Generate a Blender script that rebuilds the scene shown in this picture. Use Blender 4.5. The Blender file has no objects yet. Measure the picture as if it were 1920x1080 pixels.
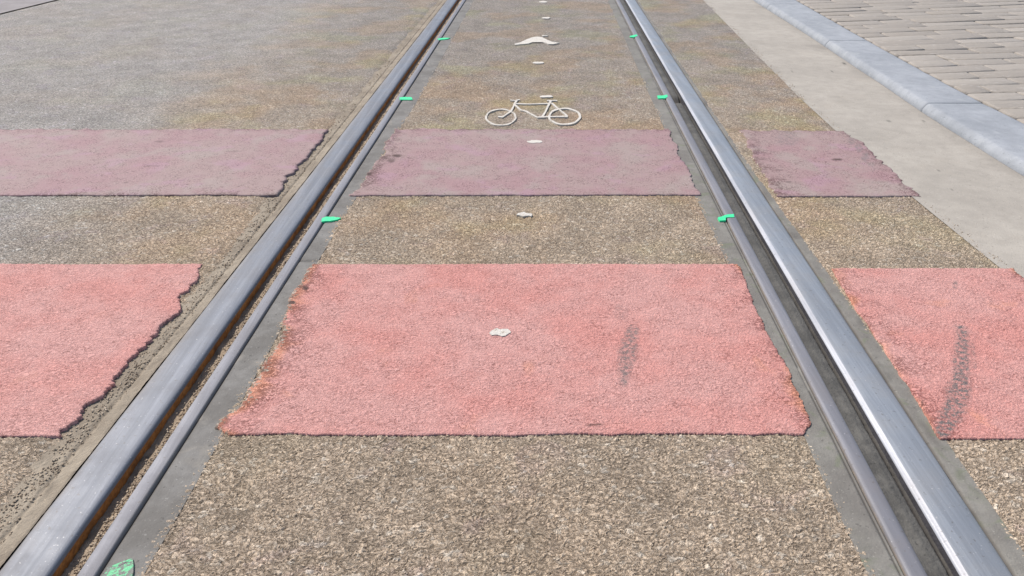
import bpy, math, random
import numpy as np

# ------------------------------------------------------------------ camera, world, sun, exposure
sc = bpy.context.scene
F, TH = 1387.0, math.atan(785.0/1387.0)          # focal length in photo pixels, downward pitch
H = math.cos(TH)/1.2944                          # camera height for a metre-gauge track
cam_data = bpy.data.cameras.new('camera'); cam = bpy.data.objects.new('camera', cam_data)
sc.collection.objects.link(cam); sc.camera = cam
cam_data.sensor_width = 36.0; cam_data.lens = 36.0*F/1920.0
cam_data.clip_start = 0.02; cam_data.clip_end = 500.0
cam.location = (0, 0, H); cam.rotation_euler = (math.pi/2 - TH, 0, 0)

SUN_EL, SUN_AZ = math.radians(53), math.radians(-56)     # azimuth measured from +Y towards +X
world = bpy.data.worlds.new('World'); sc.world = world; world.use_nodes = True
wn = world.node_tree.nodes; wl = world.node_tree.links
bg = wn['Background']; sky = wn.new('ShaderNodeTexSky'); sky.sky_type = 'NISHITA'
sky.sun_disc = False; sky.sun_elevation = SUN_EL; sky.sun_rotation = SUN_AZ
sky.dust_density = 1.6; sky.air_density = 1.0
wl.new(sky.outputs[0], bg.inputs[0]); bg.inputs[1].default_value = 0.12
sl = bpy.data.lights.new('sun', 'SUN'); sun = bpy.data.objects.new('sun', sl); sc.collection.objects.link(sun)
sl.energy = 3.6; sl.angle = math.radians(0.6); sl.color = (1.0, 0.955, 0.90)
from mathutils import Vector
sd = Vector((math.sin(SUN_AZ)*math.cos(SUN_EL), math.cos(SUN_AZ)*math.cos(SUN_EL), math.sin(SUN_EL)))
sun.rotation_euler = sd.to_track_quat('Z', 'Y').to_euler(); sun.location = sd*20
sc.view_settings.view_transform = 'Standard'; sc.view_settings.look = 'None'
sc.view_settings.gamma = 1.0; sc.view_settings.use_curve_mapping = False
sc.view_settings.exposure = 0.50
sc.cycles.use_denoising = True

rng = np.random.default_rng(7); random.seed(7)

# ------------------------------------------------------------------ measuring helpers
A = H*F/math.cos(TH)**2; B = H*math.tan(TH)
def kk(Y): return F/np.maximum(Y*math.cos(TH) + H*math.sin(TH), 0.25)     # photo pixels per metre at depth Y
def at(px, py, z=0.0):
    """where a sight line through a photo pixel meets the plane at height z: used to measure places on the road"""
    s = (H - z)/H
    p = py + 245.0
    Y = (A/p - B)*s
    return ((px-960.0)/(1.2944*p)*s, Y)
def railx(off, Y): return off + 0.0168 + 0.0442*np.asarray(Y)
def offs(px, py):
    return (px-1030.5)/(1.2944*(py+245.0))
def Yof(py): return A/(py+245.0) - B

# ------------------------------------------------------------------ noise
def _h(ix, iy, seed):
    M = 0xffffffff
    n = ((ix.astype(np.int64)*73856093) ^ (iy.astype(np.int64)*19349663) ^ (seed*83492791)) & M
    for _ in range(2):
        n = n ^ (n >> 16); n = (n*0x45d9f3b) & M
    n = (n ^ (n >> 16)) & 0xffffff
    return n/float(0xffffff)
def vnoise(x, y, seed=0):
    x = np.asarray(x, float); y = np.asarray(y, float) + 0*x
    ix = np.floor(x); iy = np.floor(y); fx = x-ix; fy = y-iy
    fx = fx*fx*(3-2*fx); fy = fy*fy*(3-2*fy)
    a = _h(ix, iy, seed); b = _h(ix+1, iy, seed); c = _h(ix, iy+1, seed); d = _h(ix+1, iy+1, seed)
    return (a*(1-fx)+b*fx)*(1-fy) + (c*(1-fx)+d*fx)*fy
def fbm(x, y, seed=0, octs=4):
    s = 0; a = .5; t = 0
    for i in range(octs):
        s = s + a*vnoise(np.asarray(x)*2**i, np.asarray(y)*2**i, seed+i*17); t += a; a *= .55
    return s/t*2-1

# ------------------------------------------------------------------ object helpers
col = sc.collection
def tag(o, label=None, cat=None, group=None, kind=None):
    if label: o['label'] = label
    if cat: o['category'] = cat
    if group: o['group'] = group
    if kind: o['kind'] = kind
    return o
def link(name, me, mat=None, parent=None):
    o = bpy.data.objects.new(name, me); col.objects.link(o)
    if mat: me.materials.append(mat)
    if parent: o.parent = parent
    return o
def empty(name, loc=(0, 0, 0)):
    o = bpy.data.objects.new(name, None); col.objects.link(o); o.location = loc; o.empty_display_size = .1
    return o
def grid_obj(name, X, Y, Z, mat, parent=None, attrs=None, origin=None):
    """X,Y,Z arrays (rows, cols); rows run away along +Y, cols along +X"""
    R, Cn = X.shape
    co = np.stack([X, Y, Z], -1).reshape(-1, 3).astype(np.float32)
    me = bpy.data.meshes.new(name)
    idx = np.arange(R*Cn).reshape(R, Cn)
    q = np.stack([idx[:-1, :-1], idx[:-1, 1:], idx[1:, 1:], idx[1:, :-1]], -1).reshape(-1)
    me.vertices.add(len(co)); me.vertices.foreach_set('co', co.ravel())
    me.loops.add(len(q)); me.loops.foreach_set('vertex_index', q.astype(np.int32))
    n = len(q)//4
    me.polygons.add(n); me.polygons.foreach_set('loop_start', np.arange(0, 4*n, 4, dtype=np.int32))
    me.polygons.foreach_set('loop_total', np.full(n, 4, np.int32))
    me.update(calc_edges=True)
    me.polygons.foreach_set('use_smooth', np.ones(n, bool))
    for k, v in (attrs or {}).items():
        a = me.attributes.new(k, 'FLOAT', 'POINT'); a.data.foreach_set('value', np.ascontiguousarray(v, np.float32).ravel())
    o = link(name, me, mat, parent)
    return o
def pyd(name, verts, faces, mat, parent=None, smooth=False):
    me = bpy.data.meshes.new(name); me.from_pydata(verts, [], faces); me.update()
    if smooth: me.polygons.foreach_set('use_smooth', [True]*len(me.polygons))
    return link(name, me, mat, parent)

# rows of the surface meshes: fine where the picture is, coarse beyond
STEP = 1.85
pd = np.arange(1372, 236, -STEP)
Yrows = np.concatenate([[-12, -4, -1, -.2, .2, .4], A/pd-B, A/np.array([228, 215, 200, 180, 155, 130, 100, 70, 45, 28, 18])-B])
pc = np.arange(1400, 236, -6.0)
Ycoarse = np.concatenate([[-12, -4, -1, -.2, .2, .4], A/pc-B, A/np.array([228, 215, 200, 180, 155, 130, 100, 70, 45, 28, 18])-B])

# ------------------------------------------------------------------ materials
class N:
    def __init__(s, name):
        s.m = bpy.data.materials.new(name); s.m.use_nodes = True; s.t = s.m.node_tree
        s.b = s.t.nodes['Principled BSDF']; s.out = s.t.nodes['Material Output']
        s.tc = s.t.nodes.new('ShaderNodeTexCoord').outputs['Object']
    def n(s, ty, **kw):
        x = s.t.nodes.new('ShaderNode'+ty)
        for k, v in kw.items(): setattr(x, k, v)
        return x
    def put(s, sock, v):
        if hasattr(v, 'is_linked') or isinstance(v, bpy.types.NodeSocket): s.t.links.new(v, sock)
        else: sock.default_value = v
    def math(s, op, a, b=0.0, c=0.0, clamp=False):
        x = s.n('Math', operation=op, use_clamp=clamp); s.put(x.inputs[0], a); s.put(x.inputs[1], b); s.put(x.inputs[2], c)
        return x.outputs[0]
    def noise(s, scale, detail=3, rough=.55, vec=None, dist=0.0, color=False):
        x = s.n('TexNoise'); s.put(x.inputs['Vector'], vec if vec is not None else s.tc)
        x.inputs['Scale'].default_value = scale; x.inputs['Detail'].default_value = detail
        x.inputs['Roughness'].default_value = rough; x.inputs['Distortion'].default_value = dist
        return x.outputs['Color' if color else 'Fac']
    def voro(s, scale, feature='F1', vec=None, rnd=1.0):
        x = s.n('TexVoronoi', feature=feature); s.put(x.inputs['Vector'], vec if vec is not None else s.tc)
        x.inputs['Scale'].default_value = scale; x.inputs['Randomness'].default_value = rnd
        return x
    def mr(s, v, a, b, c=0.0, d=1.0, smooth=True):
        x = s.n('MapRange', interpolation_type='SMOOTHSTEP' if smooth else 'LINEAR')
        s.put(x.inputs['Value'], v); x.inputs['From Min'].default_value = a; x.inputs['From Max'].default_value = b
        x.inputs['To Min'].default_value = c; x.inputs['To Max'].default_value = d
        return x.outputs[0]
    def mix(s, f, a, b, mode='MIX'):
        x = s.n('Mix', data_type='RGBA', blend_type=mode)
        s.put(x.inputs[0], f)
        for i, v in ((6, a), (7, b)):
            if isinstance(v, tuple): x.inputs[i].default_value = (*v, 1)
            else: s.t.links.new(v, x.inputs[i])
        return x.outputs[2]
    def ramp(s, f, stops, const=False):
        x = s.n('ValToRGB'); e = x.color_ramp.elements
        if const: x.color_ramp.interpolation = 'CONSTANT'
        for i, (p, c) in enumerate(stops):
            if i >= 2: e.new(p)
            e[i].position = p; e[i].color = (*c, 1)
        s.put(x.inputs[0], f); return x.outputs[0]
    def attr(s, name):
        x = s.n('Attribute', attribute_name=name); return x.outputs['Fac']
    def disp(s, h, scale, mid=.5):
        x = s.n('Displacement'); s.put(x.inputs['Height'], h); x.inputs['Scale'].default_value = scale; x.inputs['Midlevel'].default_value = mid
        s.t.links.new(x.outputs[0], s.out.inputs['Displacement']); s.m.displacement_method = 'BOTH'
    def bump(s, h, dist, strength=1.0):
        x = s.n('Bump'); s.put(x.inputs['Height'], h); x.inputs['Distance'].default_value = dist; x.inputs['Strength'].default_value = strength
        s.t.links.new(x.outputs[0], s.b.inputs['Normal'])
    def fin(s, color, rough, spec=.3, metal=0.0):
        s.put(s.b.inputs['Base Color'], (*color, 1) if isinstance(color, tuple) else color)
        s.put(s.b.inputs['Roughness'], rough); s.put(s.b.inputs['Metallic'], metal)
        s.b.inputs['Specular IOR Level'].default_value = spec
        return s.m

def warp(s, amount=.0085, scale=75):
    nc = s.noise(scale, 2, .6, color=True)
    a = s.n('VectorMath', operation='SUBTRACT'); s.t.links.new(nc, a.inputs[0]); a.inputs[1].default_value = (.5, .5, .5)
    b = s.n('VectorMath', operation='MULTIPLY'); s.t.links.new(a.outputs[0], b.inputs[0]); b.inputs[1].default_value = (amount, amount, 0)
    c = s.n('VectorMath', operation='ADD'); s.t.links.new(s.tc, c.inputs[0]); s.t.links.new(b.outputs[0], c.inputs[1])
    d = s.n('VectorMath', operation='MULTIPLY'); s.t.links.new(c.outputs[0], d.inputs[0]); d.inputs[1].default_value = (.86, 1.25, .0)
    return d.outputs[0]
def stones(s):
    """height 0..1 of the exposed aggregate plus a random value per stone, shared by the asphalt and the paint over it"""
    w = warp(s)
    v1e = s.voro(138, 'DISTANCE_TO_EDGE', w).outputs['Distance']; v1 = s.voro(138, 'F1', w)
    v2 = s.voro(300, 'F1', w)
    r1 = s.n('SeparateColor'); s.t.links.new(v1.outputs['Color'], r1.inputs[0])
    r2 = s.n('SeparateColor'); s.t.links.new(v2.outputs['Color'], r2.inputs[0])
    big = s.math('MULTIPLY', s.mr(v1e, .0, .42), s.math('MULTIPLY_ADD', r1.outputs[0], .65, .35))
    sm = s.math('SUBTRACT', .9, v2.outputs['Distance'])
    fine = s.noise(520, 2, .6, w)
    worm = s.noise(210, 3, .6, w, 1.6)
    h = s.math('ADD', s.math('MULTIPLY', big, .34), s.math('MULTIPLY', sm, .18))
    h = s.math('ADD', h, s.math('ADD', s.math('MULTIPLY', fine, .10), s.math('MULTIPLY', s.mr(worm, .28, .72), .38)))
    return w, h, v1e, r1, r2

def mat_asphalt():
    s = N('asphalt'); w, h, e, r1, r2 = stones(s)
    c = s.ramp(r1.outputs[1], [(0, (.405, .312, .222)), (.3, (.45, .35, .252)), (.6, (.50, .39, .282)), (.88, (.545, .433, .318)), (.98, (.68, .60, .49))])
    c2 = s.ramp(r2.outputs[1], [(0, (.39, .302, .216)), (.5, (.495, .386, .28)), (1, (.60, .48, .355))])
    c = s.mix(.45, c, c2)
    grey = s.mix(.45, s.mix(1.0, c, (.77, .91, 1.10), 'MULTIPLY'), (.315, .288, .274))
    big = s.noise(1.3, 3, .6)
    # the travelled surface is greyer with distance along the street and towards the left lane
    sep = s.n('SeparateXYZ'); s.t.links.new(s.tc, sep.inputs[0])
    fy = s.mr(s.math('ADD', sep.outputs[1], s.math('MULTIPLY', big, 1.6)), 2.2, 4.4)
    fx = s.mr(s.math('ADD', sep.outputs[0], s.math('MULTIPLY', big, .5)), -.45, -1.0)
    g = s.math('MAXIMUM', s.math('MULTIPLY', fy, .72), s.math('MULTIPLY', fx, .9))
    keepc = s.math('MULTIPLY', s.math('MULTIPLY_ADD', fx, -.75, 1.0), s.mr(sep.outputs[1], .7, 2.2, .15, 1.0))
    c = s.mix(g, c, grey)
    hue = s.noise(3.2, 3, .6)
    c = s.mix(s.math('MULTIPLY', keepc, s.mr(hue, .50, .64, 0, .6)), c, s.mix(1.0, c, (1.0, 1.07, .80), 'MULTIPLY'))
    hue2 = s.noise(2.6, 3, .6)
    c = s.mix(s.math('MULTIPLY', keepc, s.mr(hue2, .47, .60, 0, .8)), c, s.mix(1.0, c, (1.10, .97, .83), 'MULTIPLY'))
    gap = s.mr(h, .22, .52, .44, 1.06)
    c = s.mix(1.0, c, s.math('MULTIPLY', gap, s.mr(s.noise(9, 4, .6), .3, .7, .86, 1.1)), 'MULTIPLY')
    dk = s.attr('dark')
    c = s.mix(dk, c, (.07, .06, .05))
    c = s.mix(s.math('MULTIPLY', s.mr(s.noise(11, 3, .6, dist=.8), .56, .68), .35), c, s.mix(1.0, c, (.98, .93, 1.12), 'MULTIPLY'))
    hs = s.math('ADD', s.math('MULTIPLY', s.math('SUBTRACT', h, .5), s.math('MULTIPLY_ADD', fx, -.5, 1.0)), .5)
    s.disp(hs, .0066, .70)
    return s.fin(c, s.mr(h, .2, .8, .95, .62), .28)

def mat_paint(name, base, deep, amp, wearcol=(.27, .22, .17)):
    s = N(name); w, h, e, r1, r2 = stones(s)
    n1 = s.noise(5.5, 4, .6); n2 = s.noise(38, 3, .6)
    c = s.mix(s.mr(n1, .38, .66), base, deep)
    c = s.mix(s.mr(n2, .35, .75, 0, .35), c, s.mix(1.0, c, (.90, .86, .86), 'MULTIPLY'))
    c = s.mix(s.mr(s.noise(210, 2, .6), .62, .78, 0, .35), c, (.70, .50, .44))
    if name.startswith('faded'):
        c = s.mix(s.mr(s.noise(7.5, 3, .6), .50, .66, 0, .6), c, (.30, .245, .215))
        c = s.mix(s.mr(s.noise(9.5, 3, .6, dist=.5), .54, .66, 0, .5), c, (.33, .20, .235))
    else:
        c = s.mix(s.mr(s.math('ADD', s.noise(8.5, 3, .6, dist=.5), s.math('MULTIPLY', s.attr('wear'), .8)), .62, .84, 0, .8), c, (.58, .255, .15))
    wear = s.attr('wear')
    pit = s.mr(s.math('ADD', s.math('MULTIPLY', h, -1.0), s.math('MULTIPLY', wear, .55)), -.29, -.19)
    pit = s.math('MULTIPLY', pit, s.mr(s.noise(24, 3, .6), .36, .58, .15, 1.0))
    c = s.mix(s.math('MULTIPLY', pit, .9), c, s.mix(1.0, c, (.36, .28, .27), 'MULTIPLY'))
    ex = s.mr(s.math('ADD', wear, s.math('MULTIPLY', s.math('SUBTRACT', s.noise(150, 3, .7), .5), 1.3)), .48, .62)
    stone = s.ramp(r1.outputs[1], [(0, (.12, .09, .07)), (.5, wearcol), (1, (.42, .36, .29))])
    c = s.mix(ex, c, stone)
    gr = s.math('MULTIPLY', s.attr('stain'), s.mr(s.noise(120, 4, .75), .38, .62, .05, 1.0))
    c = s.mix(gr, c, (.125, .122, .115))
    c = s.mix(s.attr('dark'), c, (.055, .03, .025))
    fh = s.math('ADD', s.math('MULTIPLY', s.mr(h, .18, .60), .38), s.math('ADD', s.math('MULTIPLY', s.noise(150, 3, .6), .38), s.math('MULTIPLY', s.noise(420, 3, .6), .24)))
    s.disp(fh, amp, .6)
    return s.fin(c, .72, .28)

def mat_white():
    s = N('white_marking_paint'); w, h, e, r1, r2 = stones(s)
    ex = s.mr(s.math('ADD', s.math('MULTIPLY', s.math('SUBTRACT', s.noise(110, 4, .75), .5), 2.4), s.attr('wear')), .24, .60)
    c = s.mix(ex, (.53, .49, .43), s.ramp(r1.outputs[1], [(0, (.20, .16, .12)), (1, (.42, .36, .29))]))
    s.disp(h, .0014, .6)
    return s.fin(c, .7, .3)
def mat_green(name, c0, under=(.27, .30, .24)):
    s = N(name); w, h, e, r1, r2 = stones(s)
    ex = s.mr(s.math('ADD', s.math('MULTIPLY', s.math('SUBTRACT', s.noise(140, 3, .7), .5), 2.4), s.attr('wear')), .35, .62)
    c = s.mix(ex, c0, under)
    s.disp(h, .0009, .6)
    return s.fin(c, .6, .35)

def mat_steel(name, base, rough=.38, metal=.75, spots=True):
    s = N(name); base = tuple(x*.85 for x in base)
    mp = s.n('Mapping'); s.t.links.new(s.tc, mp.inputs[0]); mp.inputs['Rotation'].default_value = (0, 0, math.radians(2.53))
    mp.inputs['Scale'].default_value = (1, .035, 1)
    streak = s.noise(330, 4, .65, mp.outputs[0]); wide = s.noise(60, 3, .6, mp.outputs[0])
    patch = s.noise(14, 4, .6)
    c = s.mix(s.mr(wide, .3, .7), tuple(x*.82 for x in base), tuple(min(1, x*1.14) for x in base))
    c = s.mix(s.mr(streak, .35, .65, 0, .35), c, tuple(x*.68 for x in base))
    c = s.mix(s.mr(patch, .45, .7, 0, .35), c, (base[0]*.9, base[1]*.84, base[2]*.78))
    sp = s.mr(s.noise(260, 2, .5), .68, .76)
    c = s.mix(s.math('MULTIPLY', sp, .5), c, (.50, .48, .46))
    ds = s.mr(s.noise(150, 2, .5), .27, .35, 1, 0)
    c = s.mix(s.math('MULTIPLY', ds, .45), c, (.10, .085, .07))
    dust = s.attr('dust')
    dn = s.math('MULTIPLY', dust, s.mr(s.noise(45, 4, .65), .3, .6, .35, 1.0))
    c = s.mix(dn, c, (.25, .205, .16))
    s.bump(s.math('ADD', streak, s.math('MULTIPLY', s.noise(420, 3, .6), .7)), .0004, .55)
    m = s.fin(c, s.math('ADD', s.mr(patch, .3, .7, rough-.07, rough+.1), s.math('MULTIPLY', dn, .3)), .5, s.math('MULTIPLY', s.math('SUBTRACT', 1.0, dn), metal))
    return m
def mat_rust():
    s = N('rusty_steel')
    n = s.noise(30, 5, .65); n2 = s.noise(200, 3, .6)
    c = s.ramp(n, [(.3, (.20, .085, .03)), (.5, (.40, .165, .045)), (.62, (.52, .22, .06)), (.78, (.34, .21, .08))])
    c = s.mix(s.mr(n2, .3, .7, 0, .4), c, (.05, .028, .016))
    s.bump(n2, .0008, .7)
    return s.fin(c, .85, .2)
def mat_dull(name, ca, cb, scale=12, bscale=260, bdist=.0012, rough=.85, spec=.25, disp=None, attr=True, cc=None):
    s = N(name); ca = tuple(x*.88 for x in ca); cb = tuple(x*.88 for x in cb); cc = cc and tuple(x*.88 for x in cc)
    c = s.mix(s.mr(s.noise(scale, 5, .62), .32, .68), ca, cb)
    c = s.mix(s.mr(s.noise(scale*6, 4, .6), .35, .7, 0, .4), c, tuple(x*.78 for x in ca))
    if cc: c = s.mix(s.mr(s.noise(scale*1.7, 3, .6, dist=1.0), .56, .70, 0, .6), c, cc)
    c = s.mix(s.mr(s.noise(240, 2, .6), .64, .74, 0, .5), c, tuple(min(1, x*1.5) for x in cb))
    c = s.mix(s.mr(s.noise(170, 2, .6), .28, .36, .6, 0), c, tuple(x*.5 for x in ca))
    if attr: c = s.mix(s.attr('dark'), c, (.035, .030, .026))
    hh = s.math('ADD', s.noise(bscale, 4, .65), s.math('MULTIPLY', s.noise(bscale*.25, 3, .6), .8))
    if disp: s.disp(hh, disp, .9)
    else: s.bump(hh, bdist, .8)
    return s.fin(c, rough, spec)

M_asph = mat_asphalt()
M_red = mat_paint('salmon_red_paint', (.525, .278, .243), (.53, .238, .202), .0030)
M_pink = mat_paint('faded_plum_paint', (.298, .212, .196), (.296, .184, .184), .0012, (.26, .21, .17))
M_white = mat_white()
M_green = mat_green('green_survey_paint', (.045, .60, .26))
M_greenpale = mat_green('pale_green_spray', (.13, .46, .22), (.15, .155, .135))
M_steel_l = mat_steel('worn_steel', (.185, .193, .215), .56, .24)
M_steel_r = mat_steel('bright_worn_steel', (.315, .33, .35), .48, .32)
M_guard = mat_steel('dull_steel', (.225, .22, .235), .62, .18)
M_shine = mat_steel('polished_steel', (.44, .44, .46), .45, .25)
M_rust = mat_rust()
M_darkwall = mat_dull('dark_steel', (.060, .056, .06), (.09, .085, .09), 20, rough=.6, attr=False)
M_mortar = mat_dull('dirty_mortar', (.235, .19, .14), (.335, .28, .21), 9, 200, disp=.0018, cc=(.15, .12, .09))
M_sealant = mat_dull('grey_sealant', (.150, .138, .122), (.222, .21, .192), 9, 300, .0007, rough=.8, cc=(.26, .235, .20))
M_sealant_r = mat_dull('mossy_grey_sealant', (.17, .155, .135), (.235, .22, .19), 10, 300, .0008, rough=.75, cc=(.15, .165, .10))
M_dirt = mat_dull('packed_groove_dirt', (.080, .076, .068), (.135, .127, .112), 16, 260, disp=.0016, cc=(.07, .066, .06))
M_grit = mat_dull('sandy_grit', (.27, .20, .135), (.42, .33, .235), 40, 380, disp=.0022)
M_conc = mat_dull('pale_concrete', (.342, .308, .262), (.405, .366, .312), 4, 220, .0009, rough=.9, attr=True, cc=(.365, .325, .272))
M_kerb = mat_dull('blue_grey_granite', (.272, .284, .30), (.342, .353, .37), 5, 240, .0008, rough=.9, attr=True, cc=(.36, .37, .375))
M_slab = mat_dull('grey_pink_concrete', (.24, .215, .205), (.30, .27, .26), 5, 220, .0009, attr=False)
M_bed = mat_dull('sand_joint', (.17, .14, .105), (.25, .21, .165), 30, 240, .0012, attr=False)
M_tar = mat_dull('black_tar', (.03, .026, .026), (.05, .042, .042), 30, attr=False)
def mat_paver():
    s = N('worn_stone'); oi = s.n('ObjectInfo')
    c = s.ramp(oi.outputs['Random'], [(0, (.255, .225, .192)), (.4, (.274, .243, .208)), (.75, (.288, .256, .220)), (1, (.315, .282, .244))])
    mp = s.n('Mapping'); s.t.links.new(s.n('NewGeometry').outputs['Position'], mp.inputs[0]); mp.inputs['Scale'].default_value = (.35, 1, 1)
    ps = mp.outputs[0]
    c = s.mix(s.mr(s.noise(22, 5, .65, ps), .35, .68, 0, .5), c, (.27, .24, .21))
    c = s.mix(s.mr(s.noise(60, 4, .65, ps), .60, .72, 0, .45), c, (.52, .48, .44))
    hh = s.math('ADD', s.noise(90, 5, .65, ps), s.math('MULTIPLY', s.noise(28, 3, .6, ps), 1.2))
    s.bump(hh, .005, .8)
    return s.fin(c, .86, .25)
M_paver = mat_paver()
def mat_chip():
    s = N('loose_chips'); s.tc = s.n('NewGeometry').outputs['Position']
    c = s.ramp(s.noise(130, 1, .5), [(.30, (.21, .155, .11)), (.48, (.32, .25, .18)), (.62, (.44, .36, .27))])
    s.bump(s.noise(500, 2, .5), .0006)
    return s.fin(c, .9, .2)
M_chip = mat_chip()

# ------------------------------------------------------------------ curves on the ground
def poly(pts):
    pts = sorted(pts); ys = np.array([p[0] for p in pts]); xs = np.array([p[1] for p in pts])
    def f(Y):
        Y = np.asarray(Y, float); r = 0
        for d in (-.12, -.06, 0, .06, .12): r = r + np.interp(Y + d*np.clip(Y, .1, 1), ys, xs)
        return r/5
    return f
gut_l = poly([(-12, 1.35), (-1, 1.03), (.6, .978), (1.2286, .968), (1.637, .964), (2.057, .975), (2.417, .990), (3.137, 1.040), (4.644, 1.151), (8, 1.43), (60, 6.5)])
gut_r = poly([(-12, 1.68), (-1, 1.36), (.6, 1.305), (1.79, 1.296), (2.24, 1.310), (2.776, 1.340), (3.466, 1.380), (4.644, 1.432), (8, 1.75), (60, 6.8)])
kerb_r = poly([(-12, 1.90), (-1, 1.57), (.6, 1.52), (2.14, 1.515), (2.45, 1.515), (2.88, 1.535), (3.17, 1.55), (3.76, 1.585), (4.48, 1.63), (8, 1.97), (60, 7.0)])
def seam_x(Y): return -2.727 + .094*(np.asarray(Y)-4.145)

def rag(Y, seed, a1=.006, a2=.003, f1=9, f2=45):
    Y = np.asarray(Y, float)
    return a1*fbm(Y*f1, 0*Y+.5, seed, 3) + a2*fbm(Y*f2, 0*Y+3.5, seed+5, 3)

midL_o = poly([(-12, -.465), (Yof(1040), -.462), (Yof(900), -.461), (Yof(770), -.466), (Yof(720), -.463), (Yof(540), -.474), (Yof(360), -.473), (Yof(180), -.456), (Yof(20), -.462), (60, -.46)])
midR_o = poly([(-12, .364), (Yof(1040), .3665), (Yof(900), .361), (Yof(720), .369), (Yof(540), .3676), (Yof(360), .3595), (Yof(180), .359), (60, .36)])
outL_o = poly([(-12, -.668), (Yof(900), -.656), (Yof(720), -.652), (Yof(540), -.638), (Yof(360), -.648), (Yof(180), -.650), (60, -.652)])
outR_o = poly([(-12, .531), (Yof(900), .531), (Yof(540), .529), (Yof(400), .522), (Yof(300), .517), (Yof(180), .5165), (60, .5165)])
midL = lambda Y: railx(midL_o(Y) + rag(Y, 11, .005, .0028), Y)
midR = lambda Y: railx(midR_o(Y) + rag(Y, 12, .004, .002), Y)
outL = lambda Y: railx(outL_o(Y) + rag(Y, 13, .006, .0065, 12, 50), Y)
outR = lambda Y: railx(outR_o(Y) + rag(Y, 14, .002, .0012), Y)
gutL = lambda Y: gut_l(Y) + rag(Y, 15, .006, .009, 7, 42)
gutR = lambda Y: gut_r(Y) + .0025*fbm(np.asarray(Y)*1.3, 0*np.asarray(Y), 16, 2)
kerbR = lambda Y: kerb_r(Y) + rag(Y, 17, .003, .0015)

def dark_blobs(X, Y, blobs):
    """shaped marks: (x, y, rx, ry, strength) in photo pixels measured on the road, laid down in metres"""
    d = np.zeros_like(X)
    for (px, py, rx, ry, st) in blobs:
        cx, cy = at(px, py); sx = rx/kk(cy); sy = ry*A/(py+245.0)**2
        q = ((X-cx*kk(cy)/kk(Y))/sx)**2 + ((Y-cy)/sy)**2
        q = q + .35*fbm(X*120, Y*60, 91, 3)
        d = np.maximum(d, st*np.clip(1.6-1.3*q, 0, 1))
    return d

def smear(X, Y, strokes):
    """rubber or dirt smeared along a line: strokes of (x, y, half width) in photo pixels measured on the road"""
    d = np.zeros_like(X)
    for pts, st in strokes:
        P = [(at(a, b)[0], at(a, b)[1], w_/kk(at(a, b)[1])) for a, b, w_ in pts]
        for (x0, y0, w0), (x1, y1, w1) in zip(P[:-1], P[1:]):
            dx, dy = x1-x0, y1-y0; t = np.clip(((X-x0)*dx+(Y-y0)*dy)/(dx*dx+dy*dy), 0, 1)
            dist = np.hypot(X-x0-t*dx, Y-y0-t*dy)/(w0+(w1-w0)*t)
            dist = dist + .30*fbm(X*55, Y*140, 77, 3) + .18*fbm(X*220, Y*220, 78, 2)
            d = np.maximum(d, st*np.clip(1.9-1.55*dist, 0, 1))
    return d
# ------------------------------------------------------------------ ground sheet under everything
g = pyd('ground', [(-90, -30, -.14), (90, -30, -.14), (90, 140, -.14), (-90, 140, -.14)], [(0, 1, 2, 3)], M_bed)
tag(g, 'bare sandy ground under the street', kind='structure')

# ------------------------------------------------------------------ asphalt
def asphalt(name, xl, xr, nc, label, clustL=False, shoulder=0):
    Y = Yrows[:, None]; L = xl(Yrows)[:, None]; Rr = xr(Yrows)[:, None]
    if clustL:     # dense by the rail, coarse towards the far lane
        Wd = np.minimum(900.0/kk(Yrows)[:, None], .97*(Rr-L)); Mx = Rr - Wd
        t = np.linspace(0, 1, 14)[None, :-1]; s_ = np.linspace(0, 1, nc)[None, :]
        X = np.concatenate([L + (Mx-L)*t, Mx + (Rr-Mx)*s_], 1)
    else:
        X = L + (Rr-L)*np.linspace(0, 1, nc)[None, :]
    Yg = Y + 0*X
    Z = .0012*fbm(X*6, Yg*6, 3, 3)
    dl = X-L; dr = Rr-X
    Z = Z - .0035*np.exp(-dl/.006)*(0 if clustL else 1) - .0035*np.exp(-dr/.006)
    dark = np.zeros_like(X)
    if shoulder:
        e = np.clip(1-dr/.036, 0, 1); nz = fbm(X*95, Yg*95, 8, 3)
        Z = Z - e*(.004+.005*np.abs(nz)); dark = np.clip(e*(.10+.8*nz), 0, .6)
    blobs = [(640, 0, 1, 1, 0)]
    dark = np.maximum(dark, dark_blobs(X, Yg, blobs))
    # skirts down into the joints
    X = np.concatenate([X[:, :1], X, X[:, -1:]], 1); Yg = np.concatenate([Yg[:, :1], Yg, Yg[:, -1:]], 1)
    Z = np.concatenate([Z[:, :1]-.03, Z, Z[:, -1:]-.03], 1); dark = np.concatenate([dark[:, :1]+.6, dark, dark[:, -1:]+.6], 1)
    o = grid_obj(name, X, Yg, Z, M_asph, attrs={'dark': np.clip(dark, 0, 1)})
    return tag(o, label, kind='structure')
asphalt('road', lambda Y: seam_x(Y), outL, 420, 'coarse grey beige asphalt of the lane left of the track', True, 1)
asphalt('road', midL, midR, 700, 'coarse beige asphalt between the two rails')
asphalt('road', outR, gutL, 270, 'coarse beige asphalt between the right rail and the gutter')

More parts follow.
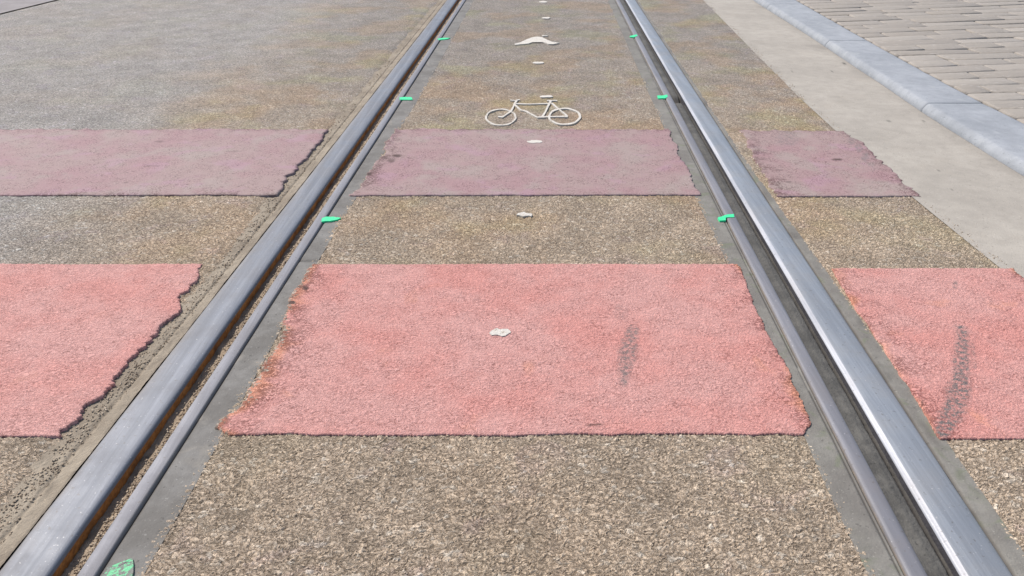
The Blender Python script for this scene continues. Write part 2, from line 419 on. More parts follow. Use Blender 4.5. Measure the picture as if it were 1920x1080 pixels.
def strip(name, xl, xr, nc, mat, z, label, kind='structure', rows=None, zf=None, parent=None, df=None, extra=None):
    Ys = Ycoarse if rows is None else rows
    L = xl(Ys)[:, None]; Rr = xr(Ys)[:, None]; X = L + (Rr-L)*np.linspace(0, 1, nc)[None, :]; Yg = Ys[:, None] + 0*X
    Z = z + 0*X
    if zf is not None: Z = Z + zf(X, Yg, (X-L)/(Rr-L))
    dk = df(X, Yg, (X-L)/(Rr-L)) if df else 0*X
    o = grid_obj(name, X, Yg, Z, mat, parent, {'dark': dk, **({'dust': extra(X, Yg, (X-L)/(Rr-L))} if extra else {})})
    if label: tag(o, label, kind=kind)
    return o
# slab of the neighbouring lane beyond the black joint
strip('concrete_slab', lambda Y: seam_x(Y)-40, lambda Y: seam_x(Y)-.020, 30, M_slab, 0, 'smooth pinkish grey concrete slab at the far left')
strip('tar_joint', lambda Y: seam_x(Y)-.022, lambda Y: seam_x(Y)+.002, 5, M_tar, -.006, 'black tar joint in the far left of the road')
# mortar and sealant beside the rails
rail_L = (-.6097, -.5483, -.5185, -.4963)      # head outer, gauge edge, guard inner, guard outer
rail_R = (.5105, .4517, .4153, .3924)
Ymed = np.concatenate([[-12, -4, -1, -.2, .2, .4], A/np.arange(1380, 236, -3.0)-B, A/np.array([228, 215, 200, 180, 155, 130, 100, 70, 45, 28, 18])-B])
strip('mortar_strip', lambda Y: railx(outL_o(Y)-.022, Y), lambda Y: railx(rail_L[0]+.001, Y), 46, M_mortar, -.0055, 'sunken brown mortar strip along the outside of the left rail',
      rows=Ymed, zf=lambda X, Y, t: .0016*fbm(X*60, Y*14, 21, 4) + .004*t**3 - .0025*np.exp(-((t-.62)/.05)**2),
      df=lambda X, Y, t: np.clip(.35*np.exp(-((t-.98)/.03)**2)*(vnoise(Y*30, X*2, 5) > .5) + .5*np.clip(fbm(X*50, Y*22, 33, 3)-.25, 0, 1), 0, .7))
def cross(Yc, w=.0018):
    return lambda Y: np.exp(-((Y-Yc)/w)**2)
cj1 = cross(Yof(487), .0045); 
strip('sealant_strip', lambda Y: railx(rail_L[3]+.0005, Y), lambda Y: railx(midL_o(Y)+.016, Y), 26, M_sealant, -.0022, 'smooth grey sealant strip along the inside of the left rail',
      rows=Ymed, zf=lambda X, Y, t: .0007*fbm(X*20, Y*9, 22, 3) - .004*np.exp(-((t-.0)/.035)**2)-.001*cj1(Y),
      df=lambda X, Y, t: np.clip(.85*np.exp(-(t/.07)**2)*(fbm(Y*25, X*2, 4, 3) > -.35) + .5*cj1(Y), 0, .9))
strip('sealant_strip', lambda Y: railx(midR_o(Y)-.016, Y), lambda Y: railx(rail_R[3]-.0005, Y), 30, M_sealant_r, -.0022, 'grey green sealant strip along the inside of the right rail',
      rows=Ymed, zf=lambda X, Y, t: .0008*fbm(X*20, Y*9, 23, 3) - .004*np.exp(-((t-1)/.04)**2) - .002*np.exp(-((t-.86)/.03)**2),
      df=lambda X, Y, t: np.clip(.9*np.exp(-((t-1)/.05)**2) + .75*np.exp(-((t-.86)/.028)**2)*(fbm(Y*12, X, 6, 3) > -.3), 0, .95))
strip('sealant_strip', lambda Y: railx(rail_R[0]+.0005, Y), lambda Y: railx(outR_o(Y)+.008, Y), 20, M_sealant_r, -.0030, 'narrow grey green sealant strip along the outside of the right rail',
      rows=Ymed, zf=lambda X, Y, t: .0010*fbm(X*30, Y*10, 24, 3) - .003*np.exp(-((t-0)/.08)**2),
      df=lambda X, Y, t: np.clip(.65*np.exp(-((t)/.10)**2) + .5*np.clip(fbm(X*40, Y*14, 35, 3)-.1, 0, 1), 0, .8))
# channel under each rail
for a, b in ((-.70, -.45), (.33, .56)):
    o = pyd('track_bed', [(float(railx(a, y)), y, -.055) if s == 0 else (float(railx(b, y)), y, -.055) for y in (-12, 60) for s in (0, 1)], [(0, 1, 3, 2)], M_bed)
    tag(o, 'sandy bed under a rail', kind='structure')

# ------------------------------------------------------------------ rails
def extr(name, prof, sgn, base, mat, parent, seed, smooth=True, dust=None):
    """prof: (distance from gauge edge away from the groove, z)"""
    P = np.array(prof, float); Ys = Ymed
    wob = .0006*fbm(Ys*1.2, 0*Ys, seed, 3)
    X = railx(base, Ys)[:, None] + sgn*P[None, :, 0] + wob[:, None]
    Y = Ys[:, None] + 0*X; Z = P[None, :, 1] + 0*X + .0003*fbm(X*20, Y*5, seed+3, 2)
    du = np.zeros_like(X)
    if dust is not None: du = np.array(dust)[None, :]*(.5+.9*vnoise(Y*9, X*80, seed)) + 0*X
    if sgn < 0: X, Y, Z, du = X[:, ::-1], Y[:, ::-1], Z[:, ::-1], du[:, ::-1]
    o = grid_obj(name, X, Y, Z, mat, parent, {'dust': np.clip(du, 0, 1), 'dark': 0*du})
    return o
def chips(name, n, fx, fy, fz, size, mat, parent=None, label=None):
    base = np.array([(1, 0, 0), (-1, 0, 0), (0, 1, 0), (0, -1, 0), (0, 0, 1), (0, 0, -1)], float)
    fc = np.array([(0, 2, 4), (2, 1, 4), (1, 3, 4), (3, 0, 4), (2, 0, 5), (1, 2, 5), (3, 1, 5), (0, 3, 5)])
    V = []; Fc = []
    for i in range(n):
        y = fy(); x = fx(y); s = size*random.uniform(.45, 1.25)*(1+.12*y)
        R = np.linalg.qr(rng.normal(size=(3, 3)))[0]
        v = (base*rng.uniform(.6, 1.2, (6, 1))*np.array([1, .75, .55]))@R*s + np.array([x, y, fz(x, y)+s*.15])
        Fc.append(fc + 6*i); V.append(v)
    me = bpy.data.meshes.new(name); me.from_pydata(np.concatenate(V).tolist(), [], np.concatenate(Fc).tolist()); me.update()
    me.polygons.foreach_set('use_smooth', [True]*len(me.polygons))
    o = link(name, me, mat, parent)
    return tag(o, label, kind='stuff')
def ynear(lo=.42, hi=4.6):     # more chips where one can see them
    p = random.uniform(A/(hi+B), A/(lo+B)); return A/p-B

tl = empty('tram_rail', (float(railx(-.55, .6)), .6, 0))
tag(tl, 'left tram rail with a rusty groove wall and loose grit in its groove', 'tram rail', 'grooved tram rails set in the road')
tr = empty('tram_rail', (float(railx(.45, .6)), .6, 0))
tag(tr, 'right tram rail with a bright polished edge and dark packed dirt in its groove', 'tram rail', 'grooved tram rails set in the road')
def keep(o, par):               # geometry is in world metres: cancel the parent's offset
    o.matrix_parent_inverse = par.matrix_world.inverted(); return o
bpy.context.view_layer.update()
# left head: worn running surface with a long crease, outer lip
w = rail_L[1]-rail_L[0]
prof = [(.0002, -.006), (.0004, -.0030), (.0016, -.0008), (.004, .0004), (.010, .0010), (.018, .0010), (.0245, .0005), (.0262, -.0001), (.0278, -.0001), (.031, -.0004), (.040, -.0008), (.050, -.0014), (w-.004, -.0022), (w-.0012, -.0032), (w, -.0065), (w, -.02)]
keep(extr('rail_head', prof, -1, rail_L[1], M_steel_l, tl, 41, dust=[0, 0, 0, 0, 0, 0, 0, 0, 0, 0, .05, .12, .3, .7, 1, 1]), tl)
keep(extr('rail_web', [(.0004, -.0055), (.0008, -.012), (.0016, -.030), (.002, -.05)], -1, rail_L[1], M_rust, tl, 41), tl)
gw = rail_L[3]-rail_L[2]
gp = [(0, -.05), (0, -.004), (.0007, -.0012), (.0018, .0000), (.0024, .0003), (.010, .0004), (gw-.0032, .0002), (gw-.0022, -.0002), (gw-.0010, -.0018), (gw, -.006), (gw, -.05)]
keep(extr('guard_rail', gp, 1, rail_L[2], M_guard, tl, 43, dust=[1, .8, .3, 0, 0, 0, .05, .2, .6, 1, 1]), tl)
keep(strip('groove_grit', lambda Y: railx(rail_L[1]-.001, Y), lambda Y: railx(rail_L[2]+.002, Y), 16, M_grit, -.0195, None, rows=Ymed,
     zf=lambda X, Y, t: .0035*fbm(X*70, Y*55, 25, 4) + .011*np.clip(t-.25, 0, .6), parent=tl,
     df=lambda X, Y, t: np.clip(.6*np.clip(fbm(X*60, Y*40, 37, 3), 0, 1), 0, .6)), tl)
c = keep(chips('groove_gravel', 2600, lambda y: float(railx(random.triangular(-.540, -.5205, -.524), y)), lambda: ynear(), lambda x, y: -.0165 + .28*max(0, min(.02, x-float(railx(-.541, y)))) + random.uniform(-.002, .002), .0021, M_chip, tl), tl)
# right head
w = rail_R[0]-rail_R[1]
prof = [(.0062, .0004), (.0085, .0011), (.020, .0014), (.030, .0012), (.040, .0006), (w-.008, -.0006), (w-.003, -.0020), (w, -.005), (w, -.02)]
keep(extr('rail_head', prof, 1, rail_R[1], M_steel_r, tr, 45, dust=[0, 0, 0, 0, 0, 0, .1, .6, 1]), tr)
keep(extr('gauge_edge', [(-.0002, -.0046), (.0008, -0.0022), (.0026, -.0017), (.0048, -.0003), (.0062, .00042)], 1, rail_R[1], M_shine, tr, 45), tr)
keep(extr('rail_web', [(-.0002, -.0044), (-.0003, -.015), (0, -.03), (.001, -.05)][::-1], 1, rail_R[1], M_darkwall, tr, 45), tr)
gw = rail_R[2]-rail_R[3]
gp = [(0, -.05), (0, -.005), (.0006, -.0015), (.002, -.0001), (.006, .0004), (gw-.006, .0004), (gw-.002, -.0001), (gw-.0006, -.0015), (gw, -.005), (gw, -.05)]
keep(extr('guard_rail', [(gw-a, b) for a, b in gp][::-1], -1, rail_R[2], M_guard, tr, 47, dust=[1, .8, .3, 0, 0, 0, 0, .2, 1, 1]), tr)
Yx = Yof(182)
keep(strip('groove_dirt', lambda Y: railx(rail_R[2]-.001, Y), lambda Y: railx(rail_R[1]+.001, Y), 26, M_dirt, -.0085, None, rows=Ymed, parent=tr,
     zf=lambda X, Y, t: .0009*fbm(X*60, Y*7, 26, 4) + .0012*np.exp(-((t-.45)/.12)**2) - .008*np.exp(-((t-.86+.02*fbm(Y*6, 0*Y, 61, 3))/.09)**2) - .003*(t > .88) - .012*np.exp(-((Y-Yx)/.03)**2),
     df=lambda X, Y, t: np.clip(.95*np.exp(-((t-.86+.02*fbm(Y*6, 0*Y, 61, 3))/.09)**2) + .6*np.exp(-((t-.02)/.05)**2) + .9*np.exp(-((Y-Yx)/.03)**2), 0, 1)), tr)
# crumbs broken out of the asphalt along the left rail
chips('gravel', 2400, lambda y: float(railx(float(outL_o(y)) + random.gauss(.005, .010), y)), lambda: ynear(), lambda x, y: -.0052, .0022, M_chip,
      label='loose crumbs of asphalt along the broken edge left of the left rail')
chips('gravel', 420, lambda y: float(gut_l(y)) + random.gauss(-.006, .006), lambda: ynear(.9, 4.6), lambda x, y: -.0010, .0016, M_chip,
      label='loose grit along the joint of asphalt and gutter')

# ------------------------------------------------------------------ gutter, kerb, pavement
KH = .021
strip('gutter', lambda Y: gut_l(Y)-.02, lambda Y: gutR(Y), 150, M_conc, -.0015, 'pale smooth concrete gutter beside the kerb', rows=Ymed,
      zf=lambda X, Y, t: .0012*fbm(X*3, Y*3, 27, 3) - .004*np.exp(-((t-1)/.012)**2),
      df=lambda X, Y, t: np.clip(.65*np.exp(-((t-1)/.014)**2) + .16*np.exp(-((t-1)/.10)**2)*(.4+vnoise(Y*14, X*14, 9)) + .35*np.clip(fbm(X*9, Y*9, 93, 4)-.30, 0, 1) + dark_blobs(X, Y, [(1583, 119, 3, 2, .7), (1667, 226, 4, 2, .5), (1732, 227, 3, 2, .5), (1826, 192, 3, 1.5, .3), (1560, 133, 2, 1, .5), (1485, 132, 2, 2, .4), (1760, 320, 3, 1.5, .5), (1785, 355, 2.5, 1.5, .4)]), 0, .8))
kerb = empty('kerb', (1.45, 2.5, 0)); tag(kerb, 'low pale blue grey stone kerb between gutter and paving', kind='structure')
bpy.context.view_layer.update()
edges = list(np.arange(-3.0, 16.0, 1.0)+.35)
for j, y0 in enumerate(edges[:-1]):
    y1 = edges[j+1]-.0009; Ys = np.linspace(y0, y1, 60)
    l = gutR(Ys)+.0015; r = kerbR(Ys)-.002
    P = [(0, -.06), (0, .001), (.004, .009), (.009, .0155), (.0135, KH-.0012), (.020, KH)]
    Q = [(-.012, KH), (-.003, KH-.002), (0, KH-.006), (0, -.06)]
    Xc = [l+a for a, _ in P] + [l+.020+(r-.012-l-.020)*t for t in np.linspace(.1, .9, 12)] + [r+a for a, _ in Q]
    Zc = [b+0*l for _, b in P] + [KH + .0006*fbm(Ys*6, 0*Ys+t, 71, 2) for t in np.linspace(.1, .9, 12)] + [b+0*l for _, b in Q]
    X = np.stack(Xc, 1); Z = np.stack(Zc, 1) + .0003*fbm(X*25, Ys[:, None]*25+0*X, 73, 3)
    ey = np.minimum(Ys-y0, y1-Ys)[:, None]; Z = Z - .0006*np.exp(-ey/.002)
    Yg = Ys[:, None]+0*X
    # close the two ends
    X = np.concatenate([X[:1], X, X[-1:]]); Yg = np.concatenate([Yg[:1], Yg, Yg[-1:]]); Z = np.concatenate([np.full_like(Z[:1], -.06), Z, np.full_like(Z[:1], -.06)])
    dk = dark_blobs(X, Yg, [(1846, 195, 4, 3, .9), (1909, 228, 3, 3, .8)])
    keep(grid_obj('kerb_stone', X, Yg, Z, M_kerb, kerb, {'dark': dk}), kerb)

pav = empty('pavement', (2.4, 3.3, 0)); tag(pav, 'pavement of long worn grey stone slabs beyond the kerb', kind='structure')
bpy.context.view_layer.update()
Yp = np.array([-12, -3, 0, 1, 2, 3, 4, 5, 6, 8, 12, 30, 60.])
strip('paving_bed', lambda Y: kerb_r(Y)-.004, lambda Y: kerb_r(Y)+40, 8, M_bed, KH-.013, None, rows=Yp, parent=pav); pav.children[0].parent = pav; keep(pav.children[0], pav)
ROW = .094
def rowY(v, x):                  # course line v: a little askew to the kerb, fanning slightly
    return v + (x-1.6)*(.125 + .06*np.clip(v-2.7, -1, 2.2)) 
def paver_mesh(c4, z, rz):
    """slab from four corners, with worn rounded edges"""
    c4 = np.array(c4); cen = c4.mean(0)
    loops = []
    for inset, dz in ((0, -.022), (0, -.006), (.0022, -.0018), (.008, 0)):
        d = cen-c4; n = np.linalg.norm(d, axis=1, keepdims=True)
        sg = np.sign(c4-cen)
        loops.append(np.concatenate([c4 - sg*inset, np.full((4, 1), z+dz)], 1))
    tilt = rng.normal(0, .0075, 2)
    V = np.concatenate(loops); V[4:, 2] += (V[4:, 0]-cen[0])*tilt[0]*.6 + (V[4:, 1]-cen[1])*tilt[1]*3.0
    V[:, :2] += rng.normal(0, .0012, (len(V), 2))
    V = V - np.array([cen[0], cen[1], 0])
    Fs = [(4*i+a, 4*i+(a+1) % 4, 4*i+4+(a+1) % 4, 4*i+4+a) for i in range(3) for a in range(4)] + [(12, 13, 14, 15)]
    return V, Fs, cen
stuffV, stuffF = [], []
npv = 0
for r in range(-60, 160):
    v0 = 2.2 + r*ROW; jit = random.uniform(-.006, .006)
    x = float(kerb_r(v0)) + .004; first = True
    near = 1.75 < v0 < 5.1
    if v0 > 9 or v0 < -2: continue
    while x < (3.9 if near else 4.6):
        L = random.choice([.18, .26, .34, .44, .30]) * random.uniform(.9, 1.1)
        if first: L *= random.uniform(.4, 1.0)
        g_ = random.choice([.001, .0025, .0055]) ; gx = .0025
        a, b = x+gx, x+L-gx
        yl0, yr0 = rowY(v0, a)+g_*.5, rowY(v0, b)+g_*.5
        yl1, yr1 = rowY(v0+ROW, a)-g_*.3, rowY(v0+ROW, b)-g_*.3
        a0, a1 = a, a
        if first: a0 = float(kerb_r(yl0))+.005; a1 = float(kerb_r(yl1))+.005
        V, Fs, cen = paver_mesh([(a0, yl0), (b, yr0), (b, yr1), (a1, yl1)], KH + .001 + random.gauss(0, .0012), 0)
        if near and x < 3.4 and npv < 300 and not (cen[0] > 1.2*cen[1]+.3):
            o = pyd('paving_stone', V.tolist(), Fs, M_paver, pav, True); o.location = (cen[0], cen[1], 0); keep(o, pav); npv += 1
        else:
            stuffF += [tuple(k+len(stuffV) for k in f) for f in Fs]; stuffV += (V + np.array([cen[0], cen[1], 0])).tolist()
        x += L; first = False
o = pyd('outer_paving_stones', stuffV, stuffF, M_paver, pav, True); o['kind'] = 'stuff'; keep(o, pav)

# ------------------------------------------------------------------ coloured bands of the crossing
def band(label, left, right, Y0, Y1, nc, nr, mat, z=.0014, seed=1, le=.004, re_=.004, be=.003, te=.0015, stains=(), darks=(), wearL=0, wearR=0, wearT=0, wearB=0, edgeL=True):
    s_ = np.linspace(0, 1, nc)[None, :]; t = np.linspace(0, 1, nr)[:, None]
    # rows evenly spread in the picture's depth
    P0 = A/(Y0+B); P1 = A/(Y1+B); Yb = A/(P0+(P1-P0)*t)-B
    lx = left(Yb[:, 0]) + le*fbm(Yb[:, 0]*38, 0*Yb[:, 0], seed, 4) + .8*le*np.abs(fbm(Yb[:, 0]*130, 0*Yb[:, 0]+5, seed+8, 3)) + .5*le*fbm(Yb[:, 0]*14, 0*Yb[:, 0]+9, seed+13, 2)
    rx = right(Yb[:, 0]) + re_*fbm(Yb[:, 0]*38, 0*Yb[:, 0]+7, seed+1, 4) - .8*re_*np.abs(fbm(Yb[:, 0]*130, 0*Yb[:, 0]+2, seed+9, 3)) + .7*re_*fbm(Yb[:, 0]*14, 0*Yb[:, 0]+9, seed+12, 2)
    X = lx[:, None] + (rx-lx)[:, None]*s_
    nb = be*fbm(X[0]*30, 0*X[0], seed+2, 4) + .6*be*fbm(X[0]*9, 0*X[0]+4, seed+6, 2); nt = te*fbm(X[-1]*45, 0*X[-1], seed+3, 3)
    # rounded corners
    Y = Yb + (1-t)*nb[None, :] + t*nt[None, :]
    dl = X-X[:, :1]; dr = X[:, -1:]-X; db = Y-(Y0+nb)[None, :]; dt = (Y1+nt)[None, :]-Y
    de = np.minimum(np.minimum(dl if edgeL else 9, dr), np.minimum(db, dt))
    Z = z*(1-.8*np.exp(-np.clip(de, 0, 1)/.0025)) + .0010*fbm(X*6, Y*6, 3, 3)
    f = lambda d, wd, a: a*np.exp(-np.clip(d, 0, 9)/wd) if a else 0*d
    wear = np.maximum.reduce([f(dl, .026, wearL), f(dr, .016, wearR), f(db, .012, wearB), f(dt, .014, wearT)])
    st = dark_blobs(X, Y, [q for q in stains if len(q) == 5]); st = np.maximum(st, smear(X, Y, [q for q in stains if len(q) == 2]))
    dk = dark_blobs(X, Y, darks) if darks else 0*X
    def sk(M, add=0):
        M = np.concatenate([M[:1], M, M[-1:]], 0); M = np.concatenate([M[:, :1], M, M[:, -1:]], 1); return M
    Xs, Ys, Zs, ws, ss, ds = sk(X), sk(Y), sk(Z), sk(wear), sk(st), sk(dk)
    Zs[0] = Zs[-1] = -.012; Zs[:, 0] = Zs[:, -1] = -.012
    ds[0] = .12; ds[:, 0] = .08; ds[:, -1] = .08
    o = grid_obj('crossing_band', Xs, Ys, Zs, mat, None, {'wear': ws, 'stain': ss, 'dark': np.clip(ds, 0, 1)})
    return tag(o, label, 'road marking', 'coloured bands painted across the road')
def linepts(pts):
    q = sorted((at(x, y)[1], at(x, y)[0]) for x, y in pts); ys = np.array([a for a, _ in q]); xs = np.array([b for _, b in q])
    return lambda Y: np.interp(Y, ys, xs)
e_nl = linepts([(388, 495), (345, 542), (322, 592), (283, 632), (236, 682), (204, 727), (163, 772), (122, 820)])
e_ml = linepts([(585, 495), (572, 510), (543, 560), (521, 640), (488, 690), (452, 750), (412, 785), (402, 800), (440, 822)])
e_mr = linepts([(1383, 495), (1393, 510), (1412, 560), (1440, 620), (1478, 690), (1501, 745), (1523, 792), (1512, 822)])
e_rl = linepts([(1552, 495), (1592, 560), (1643, 630), (1693, 710), (1766, 830)])
band('salmon red painted band at the lower left of the left rail', lambda Y: -1.35+0*Y, e_nl, Yof(818), Yof(495), 320, 176, M_red, seed=101, re_=.013, be=.0015, edgeL=False)
band('salmon red painted band between the rails with a grey smudge and a worn white spot', e_ml, e_mr, Yof(814), Yof(495), 560, 176, M_red, seed=111, le=.007, re_=.004, be=.0036, wearL=.62, wearR=.30,
     stains=[([(1188, 614, 10), (1180, 640, 17), (1176, 665, 19), (1170, 700, 12), (1168, 722, 7)], .78), (1164, 585, 14, 16, .25)],
     darks=[(573, 541, 6, 4, .9), (547, 568, 8, 4, .9), (566, 538, 12, 3, .6), (1118, 797, 16, 2, .8), (1104, 799, 6, 2, .6)])
band('salmon red painted band beside the gutter with a long black skid mark', e_rl, lambda Y: gutL(Y)+.004, Yof(822), Yof(503), 300, 176, M_red, seed=121, le=.003, re_=.004, be=.0012, wearL=.25, wearR=.35,
     stains=[(1790, 535, 6, 8, .6), ([(1804, 616, 12), (1804, 650, 12), (1802, 690, 15), (1798, 730, 20), (1789, 765, 20), (1776, 795, 18), (1766, 814, 12)], .95), ([(1822, 640, 4), (1826, 690, 6)], .45)],
     darks=[(1729, 756, 3, 7, .5)])
f_nl = linepts([(617, 240), (580, 290), (545, 330), (517, 370)])
f_ml = linepts([(737, 240), (715, 290), (688, 330), (653, 370)])
f_mr = linepts([(1252, 240), (1276, 290), (1299, 330), (1320, 372)])
f_rl = linepts([(1387, 240), (1414, 300), (1435, 340), (1452, 370)])
f_rr = linepts([(1575, 240), (1640, 290), (1690, 335), (1730, 372)])
band('faded plum band on the left of the left rail', lambda Y: -2.6+0*Y, f_nl, Yof(366), Yof(242), 340, 70, M_pink, z=.0012, seed=131, re_=.010, be=.004, te=.014, edgeL=False, wearT=.35, wearB=.35,
     darks=[(300, 266, 10, 1.5, .5), (285, 312, 18, 1.2, .35), (440, 285, 16, 1.2, .3), (237, 342, 4, 1.5, .5)])
band('faded plum band between the rails with a white dot', f_ml, f_mr, Yof(366), Yof(242), 330, 70, M_pink, z=.0012, seed=141, le=.012, re_=.008, be=.004, te=.013, wearL=.5, wearT=.5,
     darks=[(745, 293, 9, 3, .85), (734, 302, 8, 4, .6), (692, 327, 5, 4, .9), (722, 296, 6, 3, .5), (690, 310, 5, 3, .4)])
band('faded plum band beside the gutter with a grey streak', f_rl, f_rr, Yof(368), Yof(245), 180, 70, M_pink, z=.0012, seed=151, le=.012, re_=.012, be=.004, te=.013, wearL=.5, wearR=.4, wearT=.4,
     stains=[(1597, 264, 8, 8, .6), (1610, 278, 8, 9, .65), (1622, 295, 8, 10, .6), (1634, 310, 6, 6, .4), (1475, 262, 24, 14, .35)], darks=[(1569, 300, 11, 2.2, .85), (1462, 320, 8, 1.5, .5), (1478, 342, 7, 1.8, .5)])

# ------------------------------------------------------------------ white and green markings (thin sheets of paint with thickness)
def blob(name, pts, mat, label=None, cat=None, group=None, z=.0030, parent=None, wear=.2, n=18, thick=.004, jag=.0012):
    """closed outline in ground metres -> filled sheet with rings, and an edge down to the road"""
    P = np.array(pts, float)
    seg = np.linalg.norm(np.roll(P, -1, 0)-P, axis=1); Q = []
    for i in range(len(P)):
        m = max(1, int(seg[i]/.006))
        for k in range(m): Q.append(P[i] + (P[(i+1) % len(P)]-P[i])*k/m)
    Q = np.array(Q); Q = Q + jag*np.stack([fbm(Q[:, 0]*120, Q[:, 1]*60, 7, 2), fbm(Q[:, 0]*120, Q[:, 1]*60, 19, 2)*1.5], 1)
    import bmesh
    bm = bmesh.new(); top = [bm.verts.new((x, y, z)) for x, y in Q]; bot = [bm.verts.new((x, y, z-thick)) for x, y in Q]
    f = bm.faces.new(top)
    if f.normal.z < 0 or sum(a[0]*b[1]-b[0]*a[1] for a, b in zip(Q, np.roll(Q, -1, 0))) < 0: f.normal_flip()
    N_ = len(Q)
    for i in range(N_): bm.faces.new((top[i], bot[i], bot[(i+1) % N_], top[(i+1) % N_]))
    bmesh.ops.triangulate(bm, faces=[f])
    bmesh.ops.recalc_face_normals(bm, faces=bm.faces)
    me = bpy.data.meshes.new(name); bm.to_mesh(me); bm.free()
    a = me.attributes.new('wear', 'FLOAT', 'POINT'); a.data.foreach_set('value', np.full(len(me.vertices), wear, np.float32))
    o = link(name, me, mat, parent)
    if label: tag(o, label, cat, group)
    return o
def px(pts): return [at(x, y, .002) for x, y in pts]
def oval(cx, cy, rx, ry, n=18, rot=0):
    return [(cx+rx*math.cos(2*math.pi*i/n), cy+ry*math.sin(2*math.pi*i/n)+rot*math.cos(2*math.pi*i/n)*rx) for i in range(n)]
GR = 'small white dots down the middle of the track'
for (cx, cy, rx, ry, wr, lb, z) in [
    (1003, 265, 14, 3.2, -.25, 'bright white painted dot on the plum band between the rails', .0028),
    (984, 401, 15, 3.6, .25, 'worn white dot on bare asphalt between the two crossing bands', 0.0022),
    (936, 623, 20, 6.5, .22, 'scuffed white spot in the middle of the near salmon band', .0034),
    (1024, 180, 12, 1.9, .05, 'short white dash just above the bicycle symbol', 0.0022),
    (1010, 117, 11, 1.5, .10, 'short white dash below the white chevron', 0.0022),
    (1022, 66.5, 6, .8, .15, 'faint white dash touching the tip of the white chevron', 0.0022),
    (1024, 33, 8, 1.6, .15, 'small white dash beyond the chevron', 0.0022),
    (1018, 3, 8, 1.6, .2, 'farthest white dash at the top edge between the rails', 0.0022)]:
    blob('white_dot', px(oval(cx, cy, rx, ry)), M_white, lb, 'road marking', GR, z=z-.0006, wear=wr, jag=.0045)
blob('chevron_marking', px([(860+a/4.154, b/4.154) for a, b in [(435, 340), (480, 328), (530, 305), (570, 290), (610, 283), (650, 288), (690, 308), (730, 325), (785, 332), (740, 342), (700, 342), (660, 328), (620, 320), (585, 322), (545, 338), (500, 342), (440, 348)]]), M_white,
     'white chevron arrow between the rails pointing away', 'road marking', z=.0018, wear=.18, jag=.0008)

bike = empty('bicycle_marking', (*at(1000, 215), 0))
tag(bike, 'white bicycle symbol painted on asphalt between the rails', 'road marking'); bpy.context.view_layer.update()
def cp(x, y): return (860+x/4.154, y/4.154)
def stroke(name, pts, wpx, parent, closed=False, wear=.22, z=.0018):
    """a painted line of even width (in centimetres on the road) along photo-measured points"""
    P = np.array([at(*cp(*p), .002) for p in pts]); asp = 2.0
    n = len(P); V = []; Fc = []
    for i in range(n):
        if closed: t = P[(i+1) % n]-P[i-1]
        else: t = P[min(i+1, n-1)]-P[max(i-1, 0)]
        t = t/np.array([1, asp]); t = t/np.linalg.norm(t); nr = np.array([-t[1], t[0]*asp])
        h = wpx/2/(4.154*kk(P[i][1]))
        for s_ in (1, -1):
            q = P[i]+nr*h*s_*(1+.25*math.sin(i*7.3+s_)); V += [(q[0], q[1], z), (q[0], q[1], z-.005)]
    m = n if closed else n-1
    for i in range(m):
        a = 4*i; b = 4*((i+1) % n)
        Fc += [(a, a+2, b+2, b), (a+1, a, b, b+1), (a+2, a+3, b+3, b+2)]
    if not closed: Fc += [(0, 1, 3, 2), (4*n-4, 4*n-2, 4*n-1, 4*n-3)]
    me = bpy.data.meshes.new(name); me.from_pydata(V, [], Fc); me.update()
    import bmesh
    bm = bmesh.new(); bm.from_mesh(me); bmesh.ops.recalc_face_normals(bm, faces=bm.faces); bm.to_mesh(me); bm.free()
    a = me.attributes.new('wear', 'FLOAT', 'POINT'); a.data.foreach_set('value', np.full(len(me.vertices), wear, np.float32))
    return keep(link(name, me, M_white, parent), parent)
def ring(cx, cy, rx, ry, n=40): return [(cx+rx*math.cos(2*math.pi*i/n), cy+ry*math.sin(2*math.pi*i/n)) for i in range(n)]
def sub(pts, k=4):
    r = []
    for a, b in zip(pts[:-1], pts[1:]):
        for i in range(k): r.append((a[0]+(b[0]-a[0])*i/k, a[1]+(b[1]-a[1])*i/k))
    return r+[pts[-1]]
stroke('wheel', ring(328, 910, 115, 62), 15, bike, True, .30)
stroke('wheel', ring(825, 904, 120, 62), 17, bike, True, .2)
stroke('handlebar', sub([(400, 778), (440, 780), (476, 774)]), 11, bike, wear=.2, z=.00185)
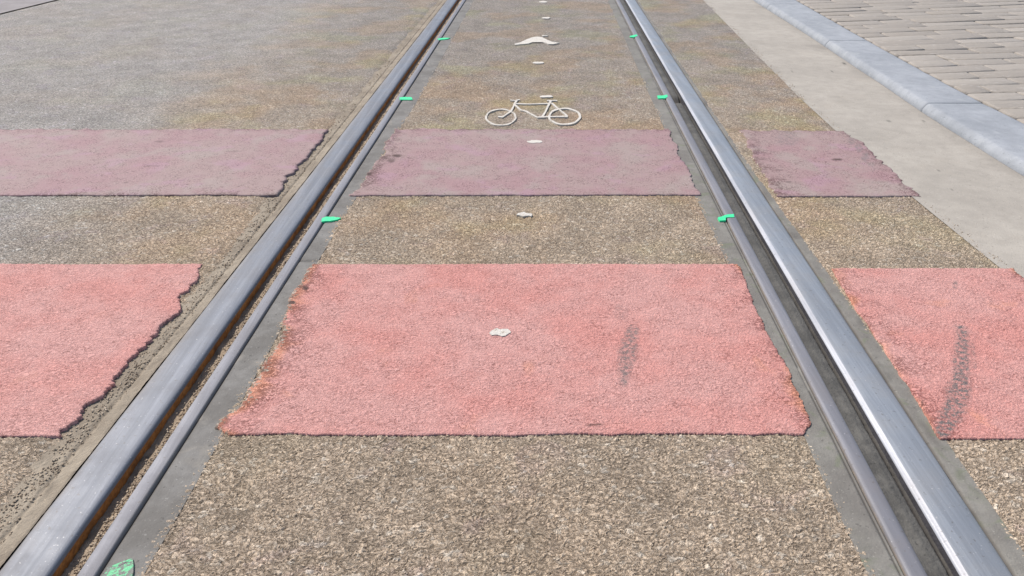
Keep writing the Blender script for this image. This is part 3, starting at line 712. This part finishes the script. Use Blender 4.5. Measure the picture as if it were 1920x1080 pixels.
stroke('fork', sub([(452, 778), (432, 815), (404, 868), (342, 908), (306, 906)]), 15, bike, z=.0019)
stroke('frame', sub([(440, 806), (560, 808), (712, 804)]), 12, bike, wear=.15, z=.00195)
stroke('frame', sub([(432, 812), (488, 855), (530, 866), (612, 912), (694, 906), (850, 906)]), 15, bike, z=.0020)
stroke('frame', sub([(716, 784), (690, 840), (648, 912)]), 16, bike, wear=.15, z=.00205)
stroke('frame', sub([(722, 800), (790, 855), (846, 902)]), 14, bike, z=.0021)
stroke('saddle', sub([(688, 782), (730, 781), (768, 782)]), 12, bike, wear=.15, z=.00215)

GG = 'green survey paint marks beside the rails'
for (pts, lb, z, wr, mt) in [
    ([(603, 408), (612, 405), (626, 405.5), (640, 408), (632, 411), (618, 413.5), (604, 414)], 'green paint mark beside the left rail between the two crossing bands', .0014, .05, M_green),
    ([(1345, 408), (1358, 402.5), (1376, 400.5), (1377, 406), (1362, 407), (1361, 412), (1350, 412.5)], 'green forked paint mark on the guard edge of the right rail', .0018, .05, M_green),
    ([(749, 182), (760, 181), (772, 181.5), (774, 186), (758, 186.5), (749, 186)], 'green paint mark left of the bicycle symbol', .0012, .05, M_green),
    ([(1232, 179), (1245, 178), (1252, 177), (1252, 181), (1246, 184), (1233, 184)], 'green paint mark beside the right rail level with the bicycle symbol', .0014, .05, M_green),
    ([(820, 72.5), (828, 70.5), (844, 70.5), (838, 72.8), (822, 74.4)], 'green paint mark beside the left rail level with the chevron', .0015, .05, M_green),
    ([(1181, 67), (1194, 64), (1196, 66.5), (1188, 69.5), (1182, 69)], 'green paint mark beside the right rail level with the chevron', .0015, 0, M_green)]:
    blob('green_mark', px(pts), mt, lb, 'survey mark', GG, z=z, wear=wr, thick=.005, jag=.0025)
blob('green_spray', px([(186, 1084), (200, 1062), (222, 1056), (238, 1050), (250, 1046), (257, 1052), (252, 1066), (243, 1088)]), M_greenpale,
     'pale green spray patch inside the left rail at the bottom edge', 'survey mark', GG, z=.0008, wear=.52, thick=.005, jag=.005)
